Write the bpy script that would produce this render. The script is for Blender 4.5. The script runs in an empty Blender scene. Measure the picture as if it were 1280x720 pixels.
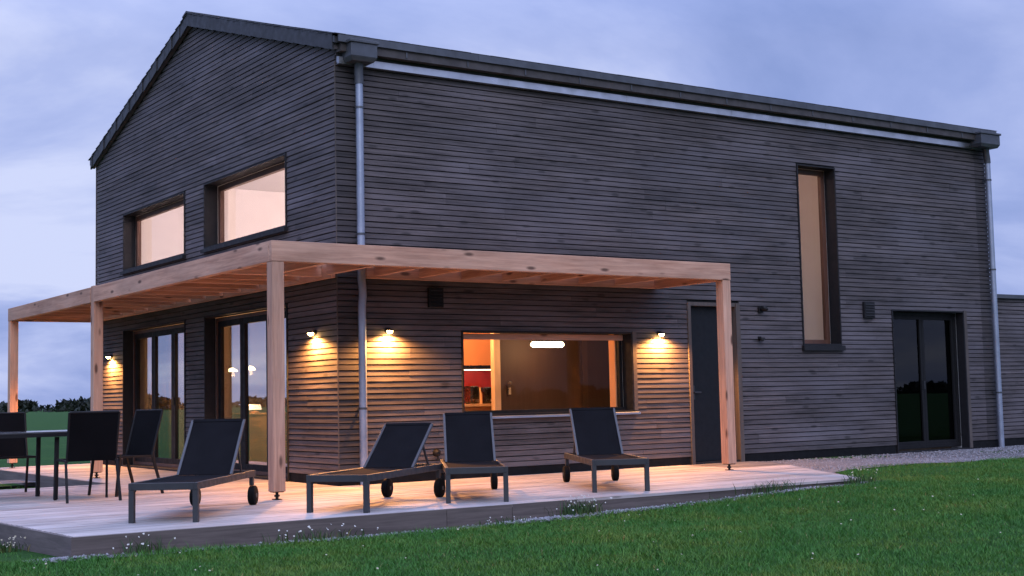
import bpy, bmesh, math, random
import numpy as np
from mathutils import Vector, Matrix
R = math.radians
random.seed(7); rng = np.random.default_rng(11)
sc = bpy.context.scene
COL = sc.collection

# ------------------------------------------------------------------ helpers
class MB:
    """collects boxes, bars and tubes and links them as ONE mesh object"""
    def __init__(s): s.v = []; s.f = []; s.t = []
    def quad(s, a, b, c, d, tone=1.0):
        n = len(s.v); s.v += [tuple(a), tuple(b), tuple(c), tuple(d)]; s.f.append((n, n+1, n+2, n+3)); s.t.append(tone)
    def poly(s, pts, tone=1.0):
        n = len(s.v); s.v += [tuple(p) for p in pts]; s.f.append(tuple(range(n, n+len(pts)))); s.t.append(tone)
    def hexa(s, p, tone=1.0):
        n = len(s.v); s.v += [tuple(q) for q in p]
        for q in ((3,2,1,0),(4,5,6,7),(0,1,5,4),(1,2,6,5),(2,3,7,6),(3,0,4,7)):
            s.f.append(tuple(n+i for i in q)); s.t.append(tone)
        return s
    def box(s, x0, x1, y0, y1, z0, z1, tone=1.0):
        return s.hexa([(x0,y0,z0),(x1,y0,z0),(x1,y1,z0),(x0,y1,z0),(x0,y0,z1),(x1,y0,z1),(x1,y1,z1),(x0,y1,z1)], tone)
    def prism(s, poly, z0, z1, tone=1.0):
        n = len(s.v); k = len(poly)
        s.v += [(p[0],p[1],z0) for p in poly] + [(p[0],p[1],z1) for p in poly]
        s.f.append(tuple(n+i for i in reversed(range(k)))); s.f.append(tuple(n+k+i for i in range(k))); s.t += [tone]*2
        for i in range(k):
            j = (i+1) % k; s.f.append((n+i, n+j, n+k+j, n+k+i)); s.t.append(tone)
        return s
    def bar(s, a, b, w, h, up=(0,0,1), tone=1.0):
        a = Vector(a); b = Vector(b); d = (b-a).normalized(); up = Vector(up)
        x = d.cross(up)
        if x.length < 1e-4: x = d.cross(Vector((0,1,0)))
        x.normalize(); y = x.cross(d).normalized()
        P = []
        for c in (a, b):
            for sx, sy in ((-1,-1),(1,-1),(1,1),(-1,1)): P.append(c + x*sx*w/2 + y*sy*h/2)
        return s.hexa(P, tone)
    def tube(s, pts, r, n=10, cap=True, tone=1.0):
        pts = [Vector(p) for p in pts]; rr = r if isinstance(r, (list, tuple)) else [r]*len(pts)
        rings = []; prev = None
        for i, p in enumerate(pts):
            d = (pts[min(i+1,len(pts)-1)] - pts[max(i-1,0)]).normalized()
            if prev is None:
                q = Vector((0,0,1)) if abs(d.z) < .9 else Vector((1,0,0))
                x = d.cross(q).normalized()
            else:
                x = (prev - d*prev.dot(d)).normalized()
            prev = x; y = d.cross(x)
            b = len(s.v)
            for k in range(n):
                a = 2*math.pi*k/n; s.v.append(tuple(p + (x*math.cos(a) + y*math.sin(a))*rr[i]))
            rings.append(b)
        for a, b in zip(rings, rings[1:]):
            for k in range(n):
                j = (k+1) % n; s.f.append((a+k, a+j, b+j, b+k)); s.t.append(tone)
        if cap:
            s.f.append(tuple(rings[0]+k for k in reversed(range(n)))); s.f.append(tuple(rings[-1]+k for k in range(n))); s.t += [tone]*2
        return s
    def build(s, name, mat, parent=None, bevel=0, smooth=False):
        me = bpy.data.meshes.new(name); me.from_pydata(s.v, [], s.f); me.update()
        at = me.attributes.new('tone', 'FLOAT', 'FACE'); at.data.foreach_set('value', s.t)
        if mat: me.materials.append(mat)
        bm = bmesh.new(); bm.from_mesh(me); bmesh.ops.recalc_face_normals(bm, faces=bm.faces[:]); bm.to_mesh(me); bm.free()
        o = bpy.data.objects.new(name, me); COL.objects.link(o)
        if parent: o.parent = parent
        if smooth:
            me.polygons.foreach_set('use_smooth', [True]*len(me.polygons))
            m = o.modifiers.new('es', 'EDGE_SPLIT'); m.split_angle = R(40)
        if bevel:
            m = o.modifiers.new('bv', 'BEVEL'); m.width = bevel; m.segments = 2; m.limit_method = 'ANGLE'; m.angle_limit = R(50)
        return o

def empty(name, loc=(0,0,0), rz=0):
    o = bpy.data.objects.new(name, None); COL.objects.link(o); o.location = loc; o.rotation_euler = (0,0,rz); o.empty_display_size = .2
    return o
def tag(o, label=None, cat=None, group=None, kind=None):
    if label: o['label'] = label
    if cat: o['category'] = cat
    if group: o['group'] = group
    if kind: o['kind'] = kind
    return o
def kids(o): return [c for c in bpy.data.objects if c.parent == o]
def copy_tree(o, parent=None):
    c = o.copy(); COL.objects.link(c); c.parent = parent
    for ch in kids(o): copy_tree(ch, c)
    return c

# ------------------------------------------------------------------ materials
def new_mat(name):
    m = bpy.data.materials.new(name); m.use_nodes = True
    nt = m.node_tree; b = nt.nodes['Principled BSDF']
    return m, nt, b
def N(nt, t, **k):
    n = nt.nodes.new(t)
    for a, v in k.items(): setattr(n, a, v)
    return n
def coords(nt, scale=(1,1,1), kind='Object'):
    tc = N(nt, 'ShaderNodeTexCoord'); mp = N(nt, 'ShaderNodeMapping'); mp.inputs['Scale'].default_value = scale
    nt.links.new(tc.outputs[kind], mp.inputs['Vector']); return mp.outputs['Vector']
def noise(nt, vec, scale, detail=4, rough=.55, dist=0):
    n = N(nt, 'ShaderNodeTexNoise'); n.inputs['Scale'].default_value = scale; n.inputs['Detail'].default_value = detail
    n.inputs['Roughness'].default_value = rough; n.inputs['Distortion'].default_value = dist
    nt.links.new(vec, n.inputs['Vector']); return n.outputs['Fac']
def ramp(nt, fac, stops, interp='LINEAR'):
    r = N(nt, 'ShaderNodeValToRGB'); r.color_ramp.interpolation = interp
    el = r.color_ramp.elements
    while len(el) < len(stops): el.new(.5)
    for e, (p, c) in zip(el, stops):
        e.position = p; e.color = (c[0], c[1], c[2], 1) if not isinstance(c, (int, float)) else (c, c, c, 1)
    nt.links.new(fac, r.inputs['Fac']); return r.outputs['Color']
def mix(nt, a, b, fac, mode='MIX'):
    m = N(nt, 'ShaderNodeMix', data_type='RGBA', blend_type=mode)
    for sock, val in ((m.inputs[6], a), (m.inputs[7], b)):
        if isinstance(val, tuple): sock.default_value = (*val, 1)
        elif isinstance(val, (int, float)): sock.default_value = (val, val, val, 1)
        else: nt.links.new(val, sock)
    if isinstance(fac, (int, float)): m.inputs[0].default_value = fac
    else: nt.links.new(fac, m.inputs[0])
    return m.outputs[2]
def tone(nt):
    a = N(nt, 'ShaderNodeAttribute'); a.attribute_name = 'tone'; return a.outputs['Color']
def bump(nt, b, h, strength=.3, dist=.01):
    n = N(nt, 'ShaderNodeBump'); n.inputs['Strength'].default_value = strength; n.inputs['Distance'].default_value = dist
    nt.links.new(h, n.inputs['Height']); nt.links.new(n.outputs['Normal'], b.inputs['Normal'])

def wood(name, dark, light, axis='X', rough=.75, knots=0.0, fine=1.0, patch=.35, grey=None):
    """timber with grain along one axis, knots and weathering patches; board tone comes from the mesh"""
    m, nt, b = new_mat(name)
    L, S = 0.6, 14.0*fine
    sc_ = {'X': (L,S,S), 'Y': (S,L,S), 'Z': (S,S,L)}[axis]
    v = coords(nt, sc_); t = tone(nt)
    # shift the grain from board to board
    add = N(nt, 'ShaderNodeVectorMath', operation='MULTIPLY_ADD')
    nt.links.new(t, add.inputs[0]); add.inputs[1].default_value = (37, 53, 71); nt.links.new(v, add.inputs[2])
    g = noise(nt, add.outputs[0], 2.2, 6, .65, .6)
    c = ramp(nt, g, [(.25, dark), (.75, light)])
    pv = coords(nt, {'X': (.5,2,2), 'Y': (2,.5,2), 'Z': (2,2,.5)}[axis])
    p = noise(nt, pv, 1.3, 5, .6)
    c = mix(nt, c, ramp(nt, p, [(.3, 1-patch), (.7, 1+patch)]), 1.0, 'MULTIPLY')
    if grey:
        gp = noise(nt, pv, .8, 6, .7)
        c = mix(nt, c, grey, ramp(nt, gp, [(.45, 0.0), (.72, .75)]))
    c = mix(nt, c, t, 1.0, 'MULTIPLY')
    if knots:
        kv = coords(nt, {'X': (2.2,7,7), 'Y': (7,2.2,7), 'Z': (7,7,2.2)}[axis])
        vo = N(nt, 'ShaderNodeTexVoronoi'); vo.inputs['Scale'].default_value = 1.0; nt.links.new(kv, vo.inputs['Vector'])
        kf = ramp(nt, vo.outputs['Distance'], [(.10, knots), (.2, 0.0)])
        c = mix(nt, c, tuple(x*.35 for x in dark), kf)
    nt.links.new(c, b.inputs['Base Color']); b.inputs['Roughness'].default_value = rough
    bump(nt, b, g, .35, .004)
    return m
def plain(name, col, rough=.5, metal=0, var=.15, scale=6, bumpk=0, spec=.5):
    m, nt, b = new_mat(name); v = coords(nt)
    f = noise(nt, v, scale, 5, .6)
    c = mix(nt, col, ramp(nt, f, [(.3, 1-var), (.7, 1+var)]), 1.0, 'MULTIPLY')
    nt.links.new(c, b.inputs['Base Color']); b.inputs['Roughness'].default_value = rough; b.inputs['Metallic'].default_value = metal
    b.inputs['Specular IOR Level'].default_value = spec
    r = ramp(nt, noise(nt, v, scale*2.3, 4), [(.3, max(0,rough-.1)), (.7, min(1,rough+.12))])
    nt.links.new(r, b.inputs['Roughness'])
    if bumpk: bump(nt, b, noise(nt, v, scale*12, 5), bumpk, .004)
    return m
def glass(name, ior=1.9, tint=(.92,.95,.95)):
    m = bpy.data.materials.new(name); m.use_nodes = True; nt = m.node_tree; nt.nodes.clear()
    out = N(nt, 'ShaderNodeOutputMaterial'); mx = N(nt, 'ShaderNodeMixShader'); tr = N(nt, 'ShaderNodeBsdfTransparent'); gl = N(nt, 'ShaderNodeBsdfGlossy')
    lw = N(nt, 'ShaderNodeLayerWeight'); lw.inputs['Blend'].default_value = .5
    pw = N(nt, 'ShaderNodeMath', operation='POWER'); nt.links.new(lw.outputs['Facing'], pw.inputs[0]); pw.inputs[1].default_value = 5
    fr = N(nt, 'ShaderNodeMath', operation='MULTIPLY_ADD'); r0 = ((ior-1)/(ior+1))**2; nt.links.new(pw.outputs[0], fr.inputs[0]); fr.inputs[1].default_value = (1-r0)*.6; fr.inputs[2].default_value = r0
    tr.inputs['Color'].default_value = (*tint, 1); gl.inputs['Roughness'].default_value = .004
    v = coords(nt); nz = noise(nt, v, .9, 1, .4)
    bp = N(nt, 'ShaderNodeBump'); bp.inputs['Strength'].default_value = .02; bp.inputs['Distance'].default_value = .02; nt.links.new(nz, bp.inputs['Height'])
    nt.links.new(bp.outputs['Normal'], gl.inputs['Normal'])
    nt.links.new(fr.outputs[0], mx.inputs[0]); nt.links.new(tr.outputs[0], mx.inputs[1]); nt.links.new(gl.outputs[0], mx.inputs[2]); nt.links.new(mx.outputs[0], out.inputs[0])
    return m
def emit(name, col, s):
    m, nt, b = new_mat(name)
    b.inputs['Base Color'].default_value = (.8,.8,.8,1); b.inputs['Emission Color'].default_value = (*col, 1); b.inputs['Emission Strength'].default_value = s
    return m

M = {}
M['clad_x'] = wood('cladding wood lengthwise', (.014,.0115,.013), (.112,.094,.096), 'X', .75, .6, 1.1, .40, (.120,.110,.128))
M['clad_y'] = wood('cladding wood gable', (.014,.0115,.013), (.112,.094,.096), 'Y', .75, .6, 1.1, .40, (.120,.110,.128))
M['clad_z'] = wood('cladding trim wood', (.05,.040,.034), (.10,.08,.07), 'Z', .7, 0, 1, .3)
LARCH = ((.31,.145,.09), (.67,.385,.26))
for a in 'XYZ': M['larch_'+a] = wood('larch timber '+a, *LARCH, a, .7, .95, .9, .3, (.54,.34,.25))
M['deck'] = wood('deck boards', (.22,.185,.17), (.48,.43,.41), 'X', .65, .5, 1.0, .42, (.40,.38,.40))
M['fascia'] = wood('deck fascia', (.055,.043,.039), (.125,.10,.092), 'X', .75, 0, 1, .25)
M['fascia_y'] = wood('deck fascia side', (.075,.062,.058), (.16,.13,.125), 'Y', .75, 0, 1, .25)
M['membrane'] = plain('black wall membrane', (.006,.006,.007), .9)
M['plinth'] = plain('dark plinth', (.008,.0085,.010), .9, 0, .3, 5, .3, spec=.15)
M['frame_dark'] = plain('dark metal lining', (.014,.014,.016), .6, 0, .2, spec=.25)
M['frame_wood'] = wood('window frame timber', (.06,.026,.016), (.13,.055,.034), 'Z', .5)
M['sash'] = plain('dark sash', (.009,.009,.010), .6, spec=.2)
M['zinc'] = plain('zinc sheet', (.30,.34,.42), .42, .6, .15, 3)
M['zinc_dark'] = plain('weathered zinc', (.085,.092,.105), .5, .5, .25, 4)
M['zinc_bright'] = plain('bright zinc flashing', (.46,.47,.49), .36, 1, .2, 2)
M['zinc_brown'] = plain('old gutter zinc', (.07,.062,.06), .55, .4, .3, 5)
M['slate'] = plain('roof slate', (.035,.037,.042), .5, 0, .35, 9, .25)
M['slate_verge'] = plain('verge slate', (.022,.023,.026), .55, 0, .35, 4, .25)
M['door'] = plain('slate blue door paint', (.0065,.0085,.0115), .6, 0, .1, spec=.25)
M['handle'] = plain('brushed metal', (.6,.58,.55), .3, 1)
M['glass'] = glass('window glass', 1.2)
M['glass_refl'] = glass('coated patio glass', 5.5)
M['glass_dark'] = glass('dark room glass', 1.5, (.22,.24,.25))
M['alu'] = plain('anthracite aluminium', (.028,.030,.034), .5, .1, .12)
M['alu_light'] = plain('grey aluminium edge', (.07,.07,.075), .5, .3, .1)
M['rubber'] = plain('black rubber', (.005,.005,.005), .8, spec=.15)
def sling(name, col):
    m, nt, b = new_mat(name); v = coords(nt)
    w = N(nt, 'ShaderNodeTexChecker'); w.inputs['Scale'].default_value = 260; nt.links.new(v, w.inputs['Vector'])
    c = mix(nt, tuple(x*.75 for x in col), tuple(x*1.25 for x in col), w.outputs['Fac'])
    c = mix(nt, c, ramp(nt, noise(nt, v, 4, 3), [(.3,.85),(.7,1.15)]), 1.0, 'MULTIPLY')
    nt.links.new(c, b.inputs['Base Color']); b.inputs['Roughness'].default_value = .9; b.inputs['Specular IOR Level'].default_value = .06
    bump(nt, b, w.outputs['Fac'], .15, .001); return m
M['sling'] = sling('dark sling fabric', (.008,.008,.0098))
M['sling_black'] = sling('black sling fabric', (.005,.005,.006))
M['black_metal'] = plain('black powder coated metal', (.006,.006,.007), .6, spec=.25)
M['table_top'] = plain('dark glass table top', (.05,.05,.055), .12)
M['plaster'] = plain('white plaster', (.80,.785,.77), .85, 0, .03, 2)
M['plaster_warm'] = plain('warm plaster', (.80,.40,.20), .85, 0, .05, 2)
M['ply'] = wood('pale birch board', (.60,.42,.26), (.74,.54,.36), 'Z', .5)
M['brown_panel'] = wood('dark brown panel', (.036,.017,.011), (.056,.028,.018), 'Z', .65, 0, .5, .15)
M['brown_light'] = wood('brown panel strip', (.05,.026,.016), (.08,.042,.025), 'Z', .65, 0, .5, .15)
M['red'] = plain('red splashback', (.85,.07,.05), .4, 0, .1)
M['black_gloss'] = plain('black appliance', (.012,.012,.012), .25)
M['oak'] = wood('oak furniture', (.30,.15,.06), (.50,.28,.12), 'X', .45)
M['floor_in'] = wood('interior floor', (.30,.19,.11), (.45,.30,.18), 'Y', .4)
M['curtain'] = plain('gold curtain fabric', (.58,.36,.12), .85, 0, .15, 8)
M['lamp_glow'] = emit('glowing lamp', (1,.72,.38), 14)
M['lamp_bulb'] = emit('warm bulb', (1,.60,.20), 60)
M['strip_glow'] = emit('under shelf light', (1,.62,.38), 6)
M['pebble'] = None
def pebble_mat():
    m, nt, b = new_mat('pebbles'); t = tone(nt)
    c = mix(nt, (.19,.188,.205), t, 1.0, 'MULTIPLY'); nt.links.new(c, b.inputs['Base Color']); b.inputs['Roughness'].default_value = .8; return m
M['pebble'] = pebble_mat()
def gravel_mat():
    m, nt, b = new_mat('gravel bed'); v = coords(nt)
    vo = N(nt, 'ShaderNodeTexVoronoi'); vo.inputs['Scale'].default_value = 45; nt.links.new(v, vo.inputs['Vector'])
    c = mix(nt, (.16,.157,.17), ramp(nt, vo.outputs['Color'], [(0,.6),(1,1.35)]), 1.0, 'MULTIPLY')
    c = mix(nt, c, ramp(nt, noise(nt, v, 1.2, 5), [(.3,.75),(.7,1.15)]), 1.0, 'MULTIPLY')
    nt.links.new(c, b.inputs['Base Color']); b.inputs['Roughness'].default_value = .9
    bump(nt, b, vo.outputs['Distance'], .8, .02); return m
M['gravel'] = gravel_mat()
def lawn_mat():
    m, nt, b = new_mat('lawn soil and turf'); v = coords(nt)
    c = ramp(nt, noise(nt, v, .35, 8, .7), [(.3,(.014,.050,.010)), (.55,(.025,.076,.015)), (.75,(.048,.088,.018))])
    c = mix(nt, c, ramp(nt, noise(nt, v, 30, 5, .7), [(.3,.55),(.7,1.35)]), 1.0, 'MULTIPLY')
    nt.links.new(c, b.inputs['Base Color']); b.inputs['Roughness'].default_value = .95; b.inputs['Specular IOR Level'].default_value = .1
    bump(nt, b, noise(nt, v, 40, 5), .8, .03); return m
M['lawn'] = lawn_mat()
def blade_mat(name, dark, mid, dry):
    m, nt, b = new_mat(name); v = coords(nt); t = tone(nt)
    c = ramp(nt, t, [(0,dark),(.72,mid),(.93,mid),(.97,dry)])
    p = noise(nt, v, 1.0, 9, .75)
    c = mix(nt, c, ramp(nt, p, [(.3,(.55,.80,.85)),(.47,(1,1,1)),(.58,(1.6,1.05,.95)),(.66,(2.6,1.25,1.3)),(.78,(3.6,1.5,1.8))]), 1.0, 'MULTIPLY')
    nt.links.new(c, b.inputs['Base Color']); b.inputs['Roughness'].default_value = .6; b.inputs['Specular IOR Level'].default_value = .25
    return m
M['grass'] = blade_mat('grass blades', (.022,.082,.013), (.058,.185,.027), (.19,.18,.07))
M['leaf_far'] = blade_mat('far foliage', (.006,.011,.008), (.013,.021,.012), (.018,.026,.014))
M['weed'] = blade_mat('weed leaves', (.02,.05,.015), (.05,.10,.03), (.10,.11,.04))
M['petal'] = plain('white petals', (.48,.47,.43), .7)
M['dry'] = plain('dry seed heads', (.36,.33,.24), .8)

# ------------------------------------------------------------------ camera
cam = bpy.data.cameras.new('camera'); co = bpy.data.objects.new('camera', cam); COL.objects.link(co); sc.camera = co
tilt, yaw, roll = R(4.63739), R(-34.29726), R(-1.2375)
f = Vector((-math.sin(yaw)*math.cos(tilt), math.cos(yaw)*math.cos(tilt), math.sin(tilt)))
r = Vector((math.cos(yaw), math.sin(yaw), 0)); u = r.cross(f)
r2 = math.cos(roll)*r + math.sin(roll)*u; u2 = -math.sin(roll)*r + math.cos(roll)*u
mw = Matrix((r2, u2, -f)).transposed().to_4x4(); mw.translation = Vector((-7.36055, -14.51762, 1.00423)); co.matrix_world = mw
cam.sensor_width = 36; cam.lens = 1687.371/1280*36; cam.clip_end = 3000; cam.clip_start = .05

# ------------------------------------------------------------------ world and sun
w = bpy.data.worlds.new('World'); sc.world = w; w.use_nodes = True; nt = w.node_tree
bg = nt.nodes['Background']
SUN_EL, SUN_AZ = R(38), R(205)
sky = N(nt, 'ShaderNodeTexSky', sky_type='NISHITA'); sky.sun_disc = False; sky.sun_elevation = SUN_EL; sky.sun_rotation = SUN_AZ; sky.dust_density = 3; sky.ozone_density = 4
tc = N(nt, 'ShaderNodeTexCoord'); sep = N(nt, 'ShaderNodeSeparateXYZ'); nt.links.new(tc.outputs['Generated'], sep.inputs[0])
zc = N(nt, 'ShaderNodeMath', operation='MAXIMUM'); nt.links.new(sep.outputs['Z'], zc.inputs[0]); zc.inputs[1].default_value = 0
za = N(nt, 'ShaderNodeMath', operation='ADD'); nt.links.new(zc.outputs[0], za.inputs[0]); za.inputs[1].default_value = .16
dv = N(nt, 'ShaderNodeVectorMath', operation='DIVIDE'); nt.links.new(tc.outputs['Generated'], dv.inputs[0])
cmb = N(nt, 'ShaderNodeCombineXYZ')
for i in range(3): nt.links.new(za.outputs[0], cmb.inputs[i])
nt.links.new(cmb.outputs[0], dv.inputs[1])
mp = N(nt, 'ShaderNodeMapping'); mp.inputs['Location'].default_value = (3.1, 1.7, 0); mp.inputs['Scale'].default_value = (1, 1, .4); mp.inputs['Rotation'].default_value = (0,0,R(30)); nt.links.new(dv.outputs[0], mp.inputs['Vector'])
c1 = noise(nt, mp.outputs[0], .62, 7, .56, .5)
# overcast sheet: darker slate-blue folds and paler lavender ones
cloud = ramp(nt, c1, [(.34,(2.1,2.8,5.6)), (.45,(2.8,3.5,6.5)), (.54,(3.8,4.45,7.4)), (.63,(5.5,6.0,8.4))])
# CIE overcast: brighter towards the zenith
zr = N(nt, 'ShaderNodeMapRange'); nt.links.new(sep.outputs['Z'], zr.inputs[0]); zr.inputs[1].default_value = .25; zr.inputs[2].default_value = 1; zr.inputs[3].default_value = 1.0; zr.inputs[4].default_value = 3.4
cl2 = mix(nt, cloud, 1.0, 0.0)
vm = N(nt, 'ShaderNodeVectorMath', operation='SCALE'); nt.links.new(cloud, vm.inputs[0]); nt.links.new(zr.outputs[0], vm.inputs['Scale'])
full = mix(nt, vm.outputs[0], sky.outputs[0], .06)
nt.links.new(full, bg.inputs['Color']); bg.inputs['Strength'].default_value = .12
sl = bpy.data.lights.new('sun', 'SUN'); sl.energy = 1.1; sl.angle = R(40); sl.color = (.94,.93,1.0)
so = bpy.data.objects.new('sun', sl); COL.objects.link(so)
sd = Vector((math.sin(SUN_AZ)*math.cos(SUN_EL), math.cos(SUN_AZ)*math.cos(SUN_EL), math.sin(SUN_EL)))
so.rotation_euler = sd.to_track_quat('Z', 'Y').to_euler()
sc.view_settings.view_transform = 'Standard'; sc.view_settings.look = 'None'; sc.view_settings.exposure = 0; sc.view_settings.gamma = 1

# ------------------------------------------------------------------ ground
def sm(t): t = np.clip(t, 0, 1); return t*t*(3-2*t)
def gz(x, y):
    x = np.asarray(x, float); y = np.asarray(y, float)
    z = -.18 + .155*sm((x+1.0)/8.5)
    d = np.hypot(x-4, y-2)
    z = z + .015*np.sin(x*1.3+y*.7)*np.cos(y*1.1-x*.4)
    z = z - .9*sm((d-22)/60)
    return z
def grid_mesh(name, xs, ys, mat, zoff=0):
    X, Y = np.meshgrid(xs, ys, indexing='ij'); Z = gz(X, Y)+zoff
    v = np.stack([X,Y,Z], -1).reshape(-1,3); ny = len(ys)
    f = [(i*ny+j, (i+1)*ny+j, (i+1)*ny+j+1, i*ny+j+1) for i in range(len(xs)-1) for j in range(ny-1)]
    me = bpy.data.meshes.new(name); me.from_pydata(v.tolist(), [], f); me.materials.append(mat)
    me.polygons.foreach_set('use_smooth', [True]*len(me.polygons))
    o = bpy.data.objects.new(name, me); COL.objects.link(o); return o
def axis(lo, hi, step, far):
    a = list(np.arange(lo, hi+1e-6, step)); g = step; p = hi; 
    while p < far: g *= 1.5; p += g; a.append(p)
    g = step; p = lo
    while p > -far: g *= 1.5; p -= g; a.insert(0, p)
    return np.array(a)
tag(grid_mesh('lawn', axis(-12,22,.5,1400), axis(-16,14,.5,1400), M['lawn']), kind='structure')

# deck outline (world)
DK = [(-4.235,-3.83), (4.72,-3.775), (6.72,-.45), (6.72,.0)]
def deck_xr(y):
    x0 = -4.235 - .055*(y+3.83)
    if y > 0: return x0, 0.0
    x1 = 4.72 + (6.72-4.72)*(y+3.775)/(3.775-.45) if y < -.45 else 6.72
    return x0, min(x1, 6.72)
def in_deck(x, y, m=0.0):
    x = np.asarray(x); y = np.asarray(y)
    x0 = -4.235 - .055*(y+3.83); x1 = np.where(y < -.45, 4.72 + 2.0*(y+3.775)/3.325, 6.72)
    a = (y > -3.83-m) & (y < .1) & (x > x0-m) & (x < x1+m)
    b = (y >= .0) & (y < 3.0+m) & (x > x0-m) & (x < .1)
    c = (y >= 3.0) & (y < 9.6+m) & (x > -1.75-m) & (x < .1)
    return a | b | c

# grass blades as one stuff mesh
def blades(name, pts, h, wd, mat, tones, lean=.5):
    n = len(pts); a = rng.uniform(0, 2*np.pi, n); d = np.stack([np.cos(a), np.sin(a), np.zeros(n)], 1)
    b = rng.uniform(0, 2*np.pi, n); ld = np.stack([np.cos(b), np.sin(b), np.zeros(n)], 1)*(h*lean*rng.uniform(.2,1,n))[:,None]
    up = np.array([0,0,1.0]); P = np.asarray(pts)
    w2 = d*(wd/2)[:,None]; mid = P + up*(h*.55)[:,None] + ld*.3; tip = P + up*(h*.92)[:,None] + ld
    V = np.stack([P-w2, P+w2, mid+w2*.75, mid-w2*.75, tip], 1).reshape(-1,3)
    base = np.arange(n)*5
    loops = np.stack([base, base+1, base+2, base+3, base+3, base+2, base+4], 1).reshape(-1)
    starts = np.stack([np.arange(n)*7, np.arange(n)*7+4], 1).reshape(-1)
    me = bpy.data.meshes.new(name); me.vertices.add(len(V)); me.vertices.foreach_set('co', V.reshape(-1))
    me.loops.add(len(loops)); me.loops.foreach_set('vertex_index', loops.astype(np.int32))
    me.polygons.add(len(starts)); me.polygons.foreach_set('loop_start', starts.astype(np.int32))
    at = me.attributes.new('tone', 'FLOAT', 'FACE'); at.data.foreach_set('value', np.repeat(tones, 2).astype(np.float32))
    me.update(calc_edges=True); me.validate(); me.materials.append(mat)
    o = bpy.data.objects.new(name, me); COL.objects.link(o); return o
pts = []
def scatter(n, x0, x1, y0, y1):
    x = rng.uniform(x0, x1, n); y = rng.uniform(y0, y1, n); return x, y
gx, gy = [], []
for n, *bx in ((290000,-7.5,7,-9.5,-3.7), (90000,4,16,-6,-.6), (22000,5,30,-6,-1.2), (30000,-9,-4,-5,12), (12000,-12,0,3,30)):
    a, b = scatter(n, *bx); gx.append(a); gy.append(b)
gx = np.concatenate(gx); gy = np.concatenate(gy)
# tufts: pull a third of the blades together
k = rng.random(len(gx)) < .35
gx[k] = np.round(gx[k]/.16)*.16 + rng.normal(0,.03,k.sum()) + np.sin(gy[k]*23)*.05; gy[k] = np.round(gy[k]/.14)*.14 + rng.normal(0,.03,k.sum()) + np.sin(gx[k]*19)*.05
ok = ~in_deck(gx, gy, .155 + .055*np.sin(gx*4.3)*np.sin(gx*1.7+1) + .02*np.sin(gx*17)) & ~((gx > 4.8) & (gy > -2.35 + .25*np.sin(gx*2.1)) & (gy < 0)) & ~((gx > -.1) & (gy > -.1))
gx, gy = gx[ok], gy[ok]
patch = np.sin(gx*1.7+2*np.sin(gy*.9))*np.cos(gy*2.1+np.sin(gx*1.3))
hh = (.026 + .010*patch + rng.uniform(0,.022,len(gx)))
hh = np.where(rng.random(len(gx)) < .02, hh*1.8, hh)
near = (gy > -4.25) & (gy < -3.9); hh = np.where(near, hh*1.3, hh)
g = blades('lawn_grass', np.stack([gx, gy, gz(gx,gy)-.006], 1), hh, rng.uniform(.0035,.0075,len(gx)), M['grass'], np.clip(rng.normal(.5,.18,len(gx)),0,1), 1.0)
tag(g, 'short dark green lawn grass in front of the deck', 'grass', kind='stuff')

# gravel bed on the right and along the deck foot
def sheet(name, poly, z, mat):
    mb = MB(); mb.poly([(x,y,z(x,y) if callable(z) else z) for x,y in poly]); return mb.build(name, mat)
gb = MB()
xs = np.linspace(4.9, 30, 40)
for a, b in zip(xs, xs[1:]):
    ya = -2.45 + .12*math.sin(a*2.1) + .06*math.sin(a*5.3); yb = -2.45 + .12*math.sin(b*2.1) + .06*math.sin(b*5.3)
    za, zb = float(gz(a,-2.4))+.012, float(gz(b,-2.4))+.012
    z0 = -.02
    gb.quad((a,ya,za),(b,yb,zb),(b,.3,z0),(a,.3,z0))
tag(gb.build('gravel_path', M['gravel']), kind='structure')
gl = MB()
xs = np.linspace(-4.6, 5.2, 50)
for a, b in zip(xs, xs[1:]):
    gl.quad((a,-4.02-.05*math.sin(a*3),float(gz(a,-4))+.006),(b,-4.02-.05*math.sin(b*3),float(gz(b,-4))+.006),(b,-3.70,float(gz(b,-3.7))+.012),(a,-3.70,float(gz(a,-3.7))+.012))
tag(gl.build('gravel_strip', M['gravel']), kind='structure')
def pebbles(name, P, S, k=1.0):
    n = len(P); base = np.array([(1,0,0),(-1,0,0),(0,1,0),(0,-1,0),(0,0,.7),(0,0,-.7)])
    fc = np.array([(0,2,4),(2,1,4),(1,3,4),(3,0,4),(2,0,5),(1,2,5),(3,1,5),(0,3,5)])
    a = rng.uniform(0,6.28,n); ca, sa = np.cos(a), np.sin(a)
    V = base[None]*rng.uniform(.7,1.3,(n,6,3)); X = V[...,0]*ca[:,None]-V[...,1]*sa[:,None]; Y = V[...,0]*sa[:,None]+V[...,1]*ca[:,None]
    V = np.stack([X,Y,V[...,2]],-1)*S[:,None,None] + P[:,None,:]
    F = (fc[None] + (np.arange(n)*6)[:,None,None]).reshape(-1,3)
    me = bpy.data.meshes.new(name); me.from_pydata(V.reshape(-1,3).tolist(), [], F.tolist()); me.materials.append(M['pebble'])
    at = me.attributes.new('tone','FLOAT','FACE'); at.data.foreach_set('value', np.repeat(k*rng.uniform(.6,1.4,n),8).astype(np.float32))
    me.polygons.foreach_set('use_smooth',[True]*len(me.polygons))
    o = bpy.data.objects.new(name, me); COL.objects.link(o); return o
n = 4200; px_ = rng.uniform(-4.5,5,n); py_ = -3.87 - np.abs(rng.normal(0,.085,n))
keep = np.sin(px_*2.3)+np.sin(px_*.9+1) + rng.normal(0,.6,n) > .1; px_, py_ = px_[keep], py_[keep]
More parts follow.
